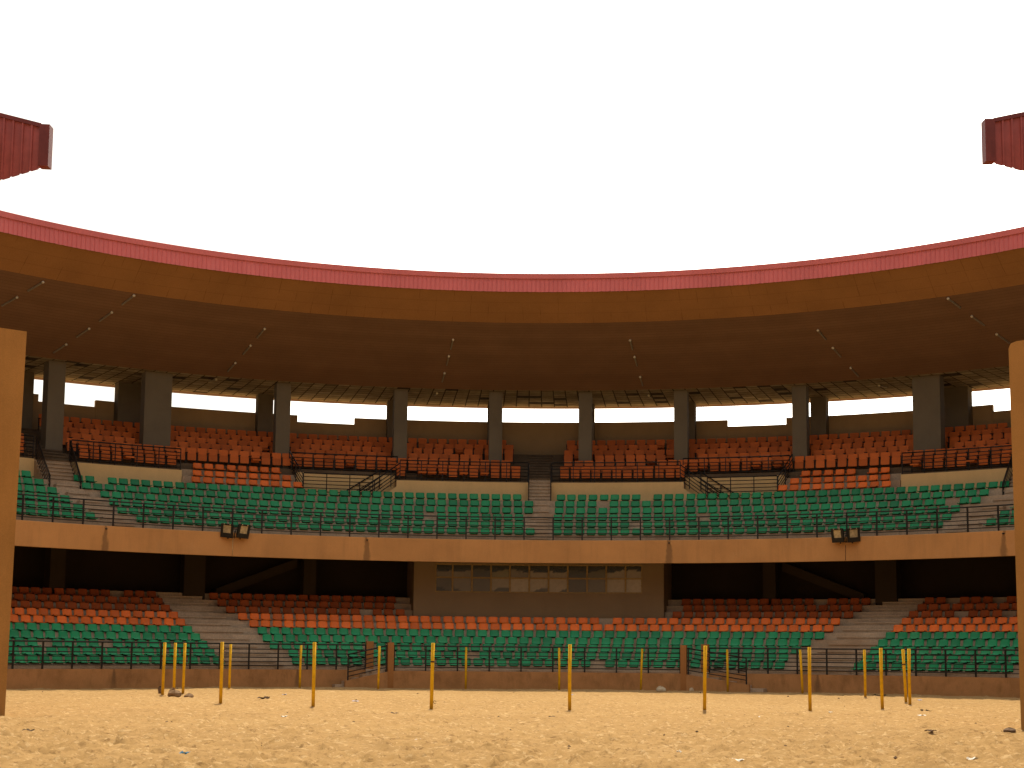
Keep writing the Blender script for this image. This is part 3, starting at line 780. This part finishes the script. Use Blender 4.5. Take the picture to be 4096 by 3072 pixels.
# ------------------------------------------------------------------ lamps
def soffit_pt(o, r):
    if r <= 35.6: z = 17.20 + (14.90-17.20)*(r-30.0)/5.6
    else: z = 14.895
    return P(o, r, z)
NUMW = ['first', 'second', 'third', 'fourth', 'fifth', 'sixth']
for o0, rs, lab in ((-46.2, (30.2, 31.5, 32.9, 34.3), 'outermost left line'), (-38.1, (30.1, 31.5, 32.9, 34.3), 'second line from left'), (-24.8, (31.4, 32.8, 34.3, 36.2), 'third line from left'), (-7.9, (31.35, 32.7, 34.15, 36.6), 'line just left of middle'), (8.1, (31.35, 32.7, 34.4, 37.0), 'line just right of middle'), (24.85, (31.35, 32.8, 34.5, 37.2), 'third line from right'), (37.9, (30.1, 31.55, 33.05, 34.4), 'second line from right'), (46.2, (30.2, 31.5, 32.9, 34.3), 'outermost right line')):
    for n, r in enumerate(rs):
        oa, ob = o0*(1+.016*(r-32.5)), o0*(1+.016*(r+.75-32.5))
        a, b = Vector(soffit_pt(oa, r)), Vector(soffit_pt(ob, r+.75)); d = Vector((0,0,-.06))
        root = empty('tube_lamp', 'unlit tube lamp, %s from the eave, %s under the roof' % (NUMW[n], lab), 'lamp', tuple(a), 'tube lamps under the roof')
        mb = MB(); mb.tube([a+d, b+d], .045, 4, smooth=False); part(mb, 'housing', M['white_lamp'], root)
        t = (b-a).normalized(); mb = MB(); mb.tube([a+d-t*.05, a+d+t*.02], .062, 6); part(mb, 'end_cap', M['tube'], root)
def floodlight(o, yaw, roll, lab):
    x, y, z = P(o, RB-.16, 6.80)
    root = empty('floodlight', lab, 'floodlight', (x, y, z), 'floodlights on the balcony front'); root.rotation_euler = (0, roll, -R_(AX+o)+yaw)
    T = Matrix.Rotation(R_(14), 4, 'X')     # head tips down toward the sand (local -Y is forward)
    m = MB(); w, h, d = .56, .62, .26
    vs = [(-w/2,-d/2,-h/2), (w/2,-d/2,-h/2), (w/2,-d/2,h/2), (-w/2,-d/2,h/2), (-w*.36,d/2,-h*.30), (w*.36,d/2,-h*.30), (w*.36,d/2,h*.36), (-w*.36,d/2,h*.36)]
    m.add([T @ Vector(v) for v in vs], [(4,5,6,7)[::-1], (0,1,5,4), (1,2,6,5), (2,3,7,6), (3,0,4,7)])
    fr = [(-w/2,-d/2), (w/2,-d/2)]
    # raised front frame around the glass
    for (cx_, cz_, sx, sz) in ((0, h/2-.035, w, .07), (0, -h/2+.10, w, .20), (-w/2+.05, .065, .10, h-.27), (w/2-.05, .065, .10, h-.27)):
        m.box(T @ Vector((cx_, -d/2-.012, cz_)), (sx, .05, sz), T.to_3x3())
    m.build('housing', M['black'], root)
    m = MB(); m.box(T @ Vector((0, -d/2+.012, .066)), (w-.19, .01, h-.26), T.to_3x3()); m.build('glass', M['alu'], root)
    m = MB()
    for sx in (-1, 1): m.box(T @ Vector((sx*.13, -d/2-.03, h/2-.02)), (.035, .03, .03), T.to_3x3())
    m.build('screw', M['screw'], root)
    m = MB(); m.tube([(-w/2-.02, .02, 0), (-w/2-.02, .17, -.30), (w/2+.02, .17, -.30), (w/2+.02, .02, 0)], .018, 6); m.tube([(0,.16,-.30),(0,.16,-.38)], .03, 6)
    m.build('bracket', M['black'], root)
floodlight(-28.55, R_(-34), R_(7), 'left black floodlight of the pair on the left part of the balcony front')
floodlight(-27.25, R_(10), R_(4), 'right black floodlight of the pair on the left part of the balcony front')
floodlight(27.45, R_(-8), R_(0), 'left black floodlight of the pair on the right part of the balcony front')
floodlight(28.70, R_(34), R_(-6), 'right black floodlight of the pair on the right part of the balcony front')

# ------------------------------------------------------------------ yellow poles of the wrestling ring
PW = (-.0, .0)
poles = [(-8.16, 44.03, 0, 0, 'near arc, leftmost, with scattered rust'), (-5.31, 42.15, 0, 0, 'near arc, second from left'), (-2.04, 40.58, .02, 0, 'near arc with wire hooks and a rusty collar, third from left'), (1.59, 41.48, 0, 0, 'near arc just right of the middle stairs'), (5.20, 41.71, .03, 0, 'near arc in front of the right entrance steps'), (8.37, 43.53, 0, 0, 'near arc, second from right'), (10.70, 44.84, -.02, 0, 'near arc, rightmost'),
 (12.20, 47.60, 0, 0, 'right edge of ring, nearer of the crossing pair'), (12.79, 50.39, -.07, 0, 'right edge of ring, leaning, farther of the crossing pair'), (12.77, 56.07, -.01, 0, 'right end of the far arc, alone near black rag'), (11.37, 60.60, -.08, 0, 'far arc, leaning left beside a near pole'), (8.94, 64.06, -.01, 0, 'far arc before the right handrail'), (5.46, 65.12, .06, 0, 'far arc, leaning right, against low wall'), (2.01, 63.80, -.01, 0, 'far arc just left of a near pole in mid ring'), (-1.84, 64.73, 0, 0, 'far arc in front of middle low wall, left of centre'), (-5.29, 62.55, .02, 0, 'far arc before the left gate posts'), (-8.38, 62.13, .02, 0, 'far arc, second from left'), (-10.49, 58.28, .01, 0, 'far arc, leftmost, close to the left stairs'), (-11.08, 52.86, .02, 0, 'left edge of ring, rightmost of three close together'), (-11.25, 52.22, 0, 0, 'left edge of ring standing behind the stones'), (-11.25, 50.54, .02, 0, 'left edge of ring, leftmost of three close together')]
for n, (x, y, lx, ly, lab) in enumerate(poles):
    z0 = sand_z(x, y); h = 1.75 + (z0*-1); base = Vector((x, y, z0))
    root = empty('yellow_pole', 'yellow painted pole, '+lab, 'pole', tuple(base), 'yellow poles around the sand ring')
    top = Vector((x+lx, y+ly, 1.76)); mb = MB()
    mb.tube([base+Vector((0,0,-.25))-Vector((lx,ly,0))*.14, base+(top-base)*.5+Vector((random.uniform(-.008,.008),0,0)), top], .047, 12); part(mb, 'shaft', M['pole'], root)
    if n in (2, 0, 4, 8, 14, 15, 9):
        for t in ((.87, .62, .12) if n == 2 else (.86, .72)):
            c = base+(top-base)*t+Vector((.085, -.01, 0)); mb = MB()
            mb.tube([c+Vector((.035*math.cos(q), 0, .035*math.sin(q))) for q in [i*math.pi/5 for i in range(10)]], .007, 5); part(mb, 'wire_hook', M['rust'], root)
    if n in (2, 8):
        mb = MB(); q = base+(top-base)*.72; mb.tube([q+Vector((0,0,-.02)), q+Vector((0,0,.02))], .051, 10); part(mb, 'rust_collar', M['rust'], root)

make_sand()
# ------------------------------------------------------------------ end walls and roof ends of the near stands
def end_wall(label, x0, x1, y, z1, rad):
    mb = MB(); s = 1 if x1 > x0 else -1; th = 1.1
    pr = [(x0, -.4)]
    if rad: pr += [(x0-s*.04, z1-rad), (x0-s*.04+s*rad*.3, z1-rad*.3), (x0-s*.04+s*rad, z1)]
    else: pr += [(x0+.10, z1)]
    pr += [(x1, z1+.16*abs(x1-x0)*.9), (x1, -.4)]
    n = len(pr); vs = [(x, y, z) for x, z in pr] + [(x, y+th*.0-th, z) for x, z in pr]
    # wall runs outward and away from the arena so only its face and edge show
    vs = [(x, y, z) for x, z in pr] + [(x+s*.5, y+1.0, z) for x, z in pr]
    mb.add(vs, [tuple(range(n)), tuple(reversed(range(n, 2*n)))] + [(i, (i+1) % n, (i+1) % n + n, i+n) for i in range(n)])
    o = mb.build('end_wall', M['pier'], None, (x0, y, 0)); tag(o, label, 'wall')
end_wall('tall brown rendered wall end at the left edge with square corner', -11.05, -17.0, 34.19, 8.60, 0)
end_wall('tall brown rendered wall end at the right edge with rounded top corner', 10.23, 16.5, 31.27, 7.98, .16)
def roof_end(label, s, k, pts):
    """red clad end of a stand roof: ribbed face, corner trim, roof sheet behind; pts at distance 45"""
    (xt, zt), (xb, zb), (xt2, zt2), (xb2, zb2) = [(x*k, 1.49+(z-1.49)*k) for x, z in pts]
    y = 45*k; root = empty('roof_end', label, 'roof', (xt, y, zb), 'red roof ends of the near stands')
    mb = MB(); vs = []; fs = []; L = 10.0; uv = [(q*.225+e, d) for q in range(int(L/.225)) for e, d in ((0, 0), (.165, 0), (.175, -.05), (.215, -.05))]; n = len(uv)-1
    slope_t, slope_b = (zt2-zt)/abs(xt2-xt), (zb2-zb)/abs(xb2-xb)
    for i in range(n+1):
        u, d = uv[i]
        x = xt + s*u; vs += [(x, y+d, zb+slope_b*u), (x, y+d, zt-.07*k+slope_t*u)]
    for i in range(n): fs.append((2*i, 2*i+1, 2*i+3, 2*i+2))
    mb.add(vs, fs); part(mb, 'end_sheet', M['red_end'], root)
    mb = MB()
    for (a, b) in ((xt-s*.02, .24),):
        vs = [(a, y-.09, zb-.01), (a+s*b, y-.09, zb+.0), (a+s*b, y-.09, zt+.02), (a, y-.09, zt+.01)]; vs += [(x, y+.22, z) for x, _, z in vs]
        mb.add(vs, [(0,1,2,3), (7,6,5,4), (0,4,5,1), (1,5,6,2), (2,6,7,3), (3,7,4,0)])
    part(mb, 'corner_trim', M['red_trim'], root)
    mb = MB(); vs = []
    for u in (.2, L): vs += [(xt+s*u, y-.06, zt-.10+slope_t*u), (xt+s*u, y-.06, zt+slope_t*u), (xt+s*u, y+.2, zt+slope_t*u), (xt+s*u, y+.2, zt-.10+slope_t*u)]
    mb.add(vs, [(0,1,2,3), (7,6,5,4), (0,4,5,1), (1,5,6,2), (2,6,7,3), (3,7,4,0)]); part(mb, 'top_trim', M['red_trim'], root)
    mb = MB(); vs = []
    for u in (1.0, L): vs += [(xt+s*u, y+.21, zt-.16+slope_t*u), (xt+s*u, y+.21, zt-.02+slope_t*u), (xt+s*u, y+1.6, zt-.02+slope_t*u), (xt+s*u, y+1.6, zt-.16+slope_t*u)]
    mb.add(vs, [(0,1,2,3), (7,6,5,4), (0,4,5,1), (1,5,6,2), (2,6,7,3), (3,7,4,0)]); part(mb, 'roof_sheet', M['red_trim'], root)
    mb = MB(); mb.box((xt+s*(L-.6), y+.9, (zb+slope_b*L)/2), (.9, .9, zb+slope_b*L+1.5)); part(mb, 'support_column', M['pier'], root)
    # deck of that stand's roof and the wall it rests on, out of view, added to cut skylight at the sides
    mb = MB(); vs = []
    for yy in (y-.3, 5.0): vs += [(s*12.5, yy, zb+.3), (s*12.5, yy, zb+1.0), (s*30, yy, zb+1.6), (s*30, yy, zb-3.2)]
    mb.add(vs, [(0,1,2,3), (7,6,5,4), (0,4,5,1), (1,5,6,2), (2,6,7,3), (3,7,4,0)]); part(mb, 'unseen_roof_deck', M['brown'], root)
    mb = MB(); mb.box((s*29.6, y/2+2.4, (zb-3.2)/2-.2), (.6, y-5.6, zb-3.2+.2)); part(mb, 'rear_wall', M['pier'], root)
roof_end('red ribbed roof end jutting in at the upper left edge', -1, .8, [(-14.0, 17.15), (-13.96, 15.89), (-15.52, 17.53), (-15.42, 15.42)])
roof_end('red ribbed roof end jutting in at the upper right edge, with paler trim', 1, .8, [(14.14, 17.59), (14.18, 16.31), (15.33, 17.85), (15.28, 16.02)])

# ------------------------------------------------------------------ stones and litter on the sand
def lump(name, label, cat, x, y, d, mat, seed, group=None, sink=.25):
    rnd = random.Random(seed); m = MB(); nu, nv = 12, 7; vs = []; ph = [rnd.uniform(0, 6) for _ in range(6)]
    for j in range(nv+1):
        th = math.pi*j/nv
        for i in range(nu):
            q = 2*math.pi*i/nu; k = 1 + .16*math.sin(2*q+ph[0]) + .12*math.sin(3*q+ph[1]+2*th) + .1*math.sin(5*q+ph[2]) + .1*math.cos(3*th+ph[3])
            vs.append((d[0]/2*k*math.sin(th)*math.cos(q), d[1]/2*k*math.sin(th)*math.sin(q), d[2]/2*k*math.cos(th)+d[2]*(.5-sink)))
    fs = [(j*nu+i, j*nu+(i+1) % nu, (j+1)*nu+(i+1) % nu, (j+1)*nu+i) for j in range(nv) for i in range(nu)]
    m.add(vs, fs, 0, False); o = m.build(name, mat); o.location = (x, y, sand_z(x, y)); o.rotation_euler[2] = rnd.uniform(0, 3)
    tag(o, label, cat, group); return o
def scrap(name, label, x, y, w, h, mat, seed, group='litter on the sand'):
    """crumpled sheet lying on the sand"""
    rnd = random.Random(seed); n = 7; m = MB(); ph = [rnd.uniform(0, 6) for _ in range(5)]; vs = []
    for i in range(n):
        for j in range(n):
            u, v = i/(n-1)-.5, j/(n-1)-.5
            z = .03 + .35*h*(math.sin(6*u+ph[0])*math.cos(5*v+ph[1])+.6*math.sin(9*v+7*u+ph[2])) + rnd.uniform(0, .25)*h
            vs.append((u*w*(1+.25*math.sin(4*v+ph[3])), v*w*.7*(1+.3*math.sin(5*u+ph[4])), max(z, .012)))
    m.add(vs, [(i*n+j, i*n+j+1, (i+1)*n+j+1, (i+1)*n+j) for i in range(n-1) for j in range(n-1)], 0, False)
    o = m.build(name, mat); o.location = (x, y, sand_z(x, y)); o.rotation_euler[2] = rnd.uniform(0, 6); tag(o, label, 'litter', group)
stone = plaster('stone', (.26, .17, .10), .3, .3); pale = simple('white_plastic_film', (.75, .72, .66), .5, .4, 0, .15); blue = simple('blue_plastic_film', (.05, .22, .42), .45, .4, 0, .3); blk = simple('black_cloth', (.012, .010, .010), .9, .1); lil = simple('pale_blue_film', (.42, .42, .58), .5, .3, 0, .2)
lump('stone', 'large brown stone at the foot of a yellow pole on the left', 'stone', -10.75, 49.9, (.52, .40, .34), stone, 1, 'stones by the left poles')
lump('stone', 'small flat stone touching the large one by the left poles', 'stone', -10.25, 49.8, (.34, .24, .15), stone, 2, 'stones by the left poles')
lump('stone', 'small dark stone upright behind the left group of poles', 'stone', -12.0, 53.6, (.18, .16, .30), M['pebble'], 3)
lump('stone', 'pale round stone at foot of wall by right gate post', 'stone', 6.25, 64.6, (.34, .26, .26), plaster('pale_stone', (.62, .52, .36), .15, .1), 4)
lump('stone', 'smaller pale stone at the wall under right handrail', 'stone', 7.55, 64.9, (.22, .18, .18), plaster('pale_stone_small', (.60, .48, .32), .15, .1), 5)
lump('stone', 'cluster of dark rubble at the foot of the right end wall', 'stone', 9.9, 31.0, (.30, .2, .10), M['pebble'], 6)
scrap('sandal', 'dark brown worn sandal lying on sand left of centre', -7.5, 47.7, .34, .10, M['pebble'], 11)
scrap('rag', 'black rag on sand behind the right poles', 13.95, 58.8, .55, .10, blk, 12)
scrap('rag', 'small black rag at the foot of the rightmost near pole', 11.6, 43.5, .36, .07, blk, 13)
for n, (x, y, w, mt, lab) in enumerate(((-4.65, 22.4, .14, blue, 'crumpled blue wrapper near the bottom left of the sand'), (3.25, 22.5, .20, pale, 'torn white plastic bag near the bottom edge right of centre'), (6.75, 22.9, .16, pale, 'white scrap at the bottom right edge of the sand'), (10.7, 40.6, .26, pale, 'flat white strip right of the near poles'), (-7.6, 52.6, .16, lil, 'pale blue film beyond the sandal'), (-4.6, 46.2, .22, lil, 'pale lilac film in front of the second near pole'), (2.2, 56.4, .18, lil, 'pale blue scrap inside ring behind middle pole'), (8.6, 41.9, .12, pale, 'tiny white scrap by the second near pole from right'), (13.9, 53.0, .2, lil, 'pale blue film at far right before the low wall'), (-1.5, 25.9, .12, pale, 'white scrap in the near sand left of middle'), (-5.2, 36.0, .16, pale, 'white scrap on sand in front of the near arc, left'), (2.6, 24.0, .10, pale, 'small white scrap in the near sand right of middle'), (6.0, 38.0, .14, pale, 'white scrap on sand right of fifth near pole'), (-2.8, 38.2, .2, M['pebble'], 'dark leaf below the third near pole'), (1.0, 36.5, .22, M['pebble'], 'dark leaf below the middle near pole'), (-7.2, 33.0, .14, M['pebble'], 'dark husk in the near left sand'), (-8.7, 28.2, .2, M['pebble'], 'dark husk near the foot of the left wall end'), (8.2, 30.5, .2, M['pebble'], 'dark husk left of the right wall end'))):
    scrap('scrap', lab, x, y, w, .05, mt, 20+n)
mb = MB()
for _ in range(300):
    if random.random() < .75: y = 14*math.exp(random.random()*1.1)
    else: y = random.uniform(40, 66)
    x = random.gauss(0, .2)*y if random.random() < .7 else random.uniform(.08, .32)*y
    r = .008+.022*random.random()**2.2*(1.0 + .2*(y > 30)); z = sand_z(x, y)+.012; q = [random.uniform(.6, 1.2) for _ in range(6)]
    mb.add([(x-r*q[0]*1.4, y, z), (x+r*q[1]*1.4, y, z), (x, y-r*q[2], z), (x, y+r*q[3], z), (x+r*.2, y, z+r*q[4]), (x, y, z-r)], [(0,2,4),(2,1,4),(1,3,4),(3,0,4),(2,0,5),(1,2,5),(3,1,5),(0,3,5)])
tag(mb.build('gravel', M['pebble']), 'small dark pebbles and bits strewn over the sand', 'gravel', kind='stuff')

# ------------------------------------------------------------------ daylight
SUN_EL, SUN_AZ = R_(66), R_(9)               # high hazy sun beyond the stand, slightly right
sun_dir = Vector((math.sin(SUN_AZ)*math.cos(SUN_EL), math.cos(SUN_AZ)*math.cos(SUN_EL), math.sin(SUN_EL)))
w = bpy.data.worlds.new('World'); S.world = w; w.use_nodes = True; nt = w.node_tree; nt.nodes.clear()
out = nt.nodes.new('ShaderNodeOutputWorld'); add = nt.nodes.new('ShaderNodeAddShader')
sky = nt.nodes.new('ShaderNodeTexSky'); sky.sky_type = 'NISHITA'; sky.sun_disc = False
sky.sun_elevation = SUN_EL; sky.sun_rotation = SUN_AZ; sky.dust_density = 6; sky.air_density = 1.2; sky.ozone_density = .5
b1 = nt.nodes.new('ShaderNodeBackground'); b1.inputs[1].default_value = .05; nt.links.new(sky.outputs[0], b1.inputs[0])
# hazy white overcast: bright toward the sun side in front, clear overhead, dim low behind the camera
tc = nt.nodes.new('ShaderNodeTexCoord')
def wterm(d, lo, hi, a, b):
    dt = nt.nodes.new('ShaderNodeVectorMath'); dt.operation = 'DOT_PRODUCT'; nt.links.new(tc.outputs['Generated'], dt.inputs[0])
    dt.inputs[1].default_value = Vector(d).normalized(); mr = nt.nodes.new('ShaderNodeMapRange')
    for k, v in zip((1, 2, 3, 4), (lo, hi, a, b)): mr.inputs[k].default_value = v
    nt.links.new(dt.outputs['Value'], mr.inputs[0]); return mr.outputs[0]
def wmath(op, a, b):
    n = nt.nodes.new('ShaderNodeMath'); n.operation = op; nt.links.new(a, n.inputs[0]); nt.links.new(b, n.inputs[1]); return n.outputs[0]
hz = wmath('MAXIMUM', wterm((.22, .95, .15), .05, .82, .16, 1.22), wterm((0, -.25, 1), .30, .85, .18, .72))
hz = wmath('ADD', hz, wterm((.16, .95, .22), .93, 1.0, 0.0, 3.5))
b2 = nt.nodes.new('ShaderNodeBackground'); b2.inputs[0].default_value = (1.0, .93, .80, 1); nt.links.new(hz, b2.inputs[1])
nt.links.new(b1.outputs[0], add.inputs[0]); nt.links.new(b2.outputs[0], add.inputs[1]); nt.links.new(add.outputs[0], out.inputs[0])
sl = bpy.data.lights.new('sun', 'SUN'); sl.energy = 4.2; sl.angle = R_(1.5); sl.color = (1.0, .86, .62)
so = bpy.data.objects.new('sun', sl); COL.objects.link(so); so.rotation_euler = (-sun_dir).to_track_quat('-Z', 'Y').to_euler()

# ------------------------------------------------------------------ camera
cam = bpy.data.cameras.new('camera'); co = bpy.data.objects.new('camera', cam); COL.objects.link(co)
F, PITCH, ROLL, SHY = 3338.075, .115379, .0091515, 196.461
cp, sp = math.cos(PITCH), math.sin(PITCH)
fw = Vector((0, cp, sp)); up0 = Vector((0, -sp, cp)); rt0 = Vector((1, 0, 0))
rt = rt0*math.cos(ROLL) + up0*math.sin(ROLL); up = -rt0*math.sin(ROLL) + up0*math.cos(ROLL)
mw = Matrix((rt, up, -fw)).transposed().to_4x4(); mw.translation = (0, 0, 1.49); co.matrix_world = mw
cam.sensor_width = 36; cam.lens = 36*F/2212; cam.shift_y = SHY/2212; cam.clip_start = .1; cam.clip_end = 6000
S.camera = co
S.view_settings.view_transform = 'Standard'; S.view_settings.look = 'None'; S.view_settings.exposure = 0; S.view_settings.gamma = 1
S.render.engine = 'CYCLES'
S.cycles.max_bounces = 6; S.cycles.diffuse_bounces = 2
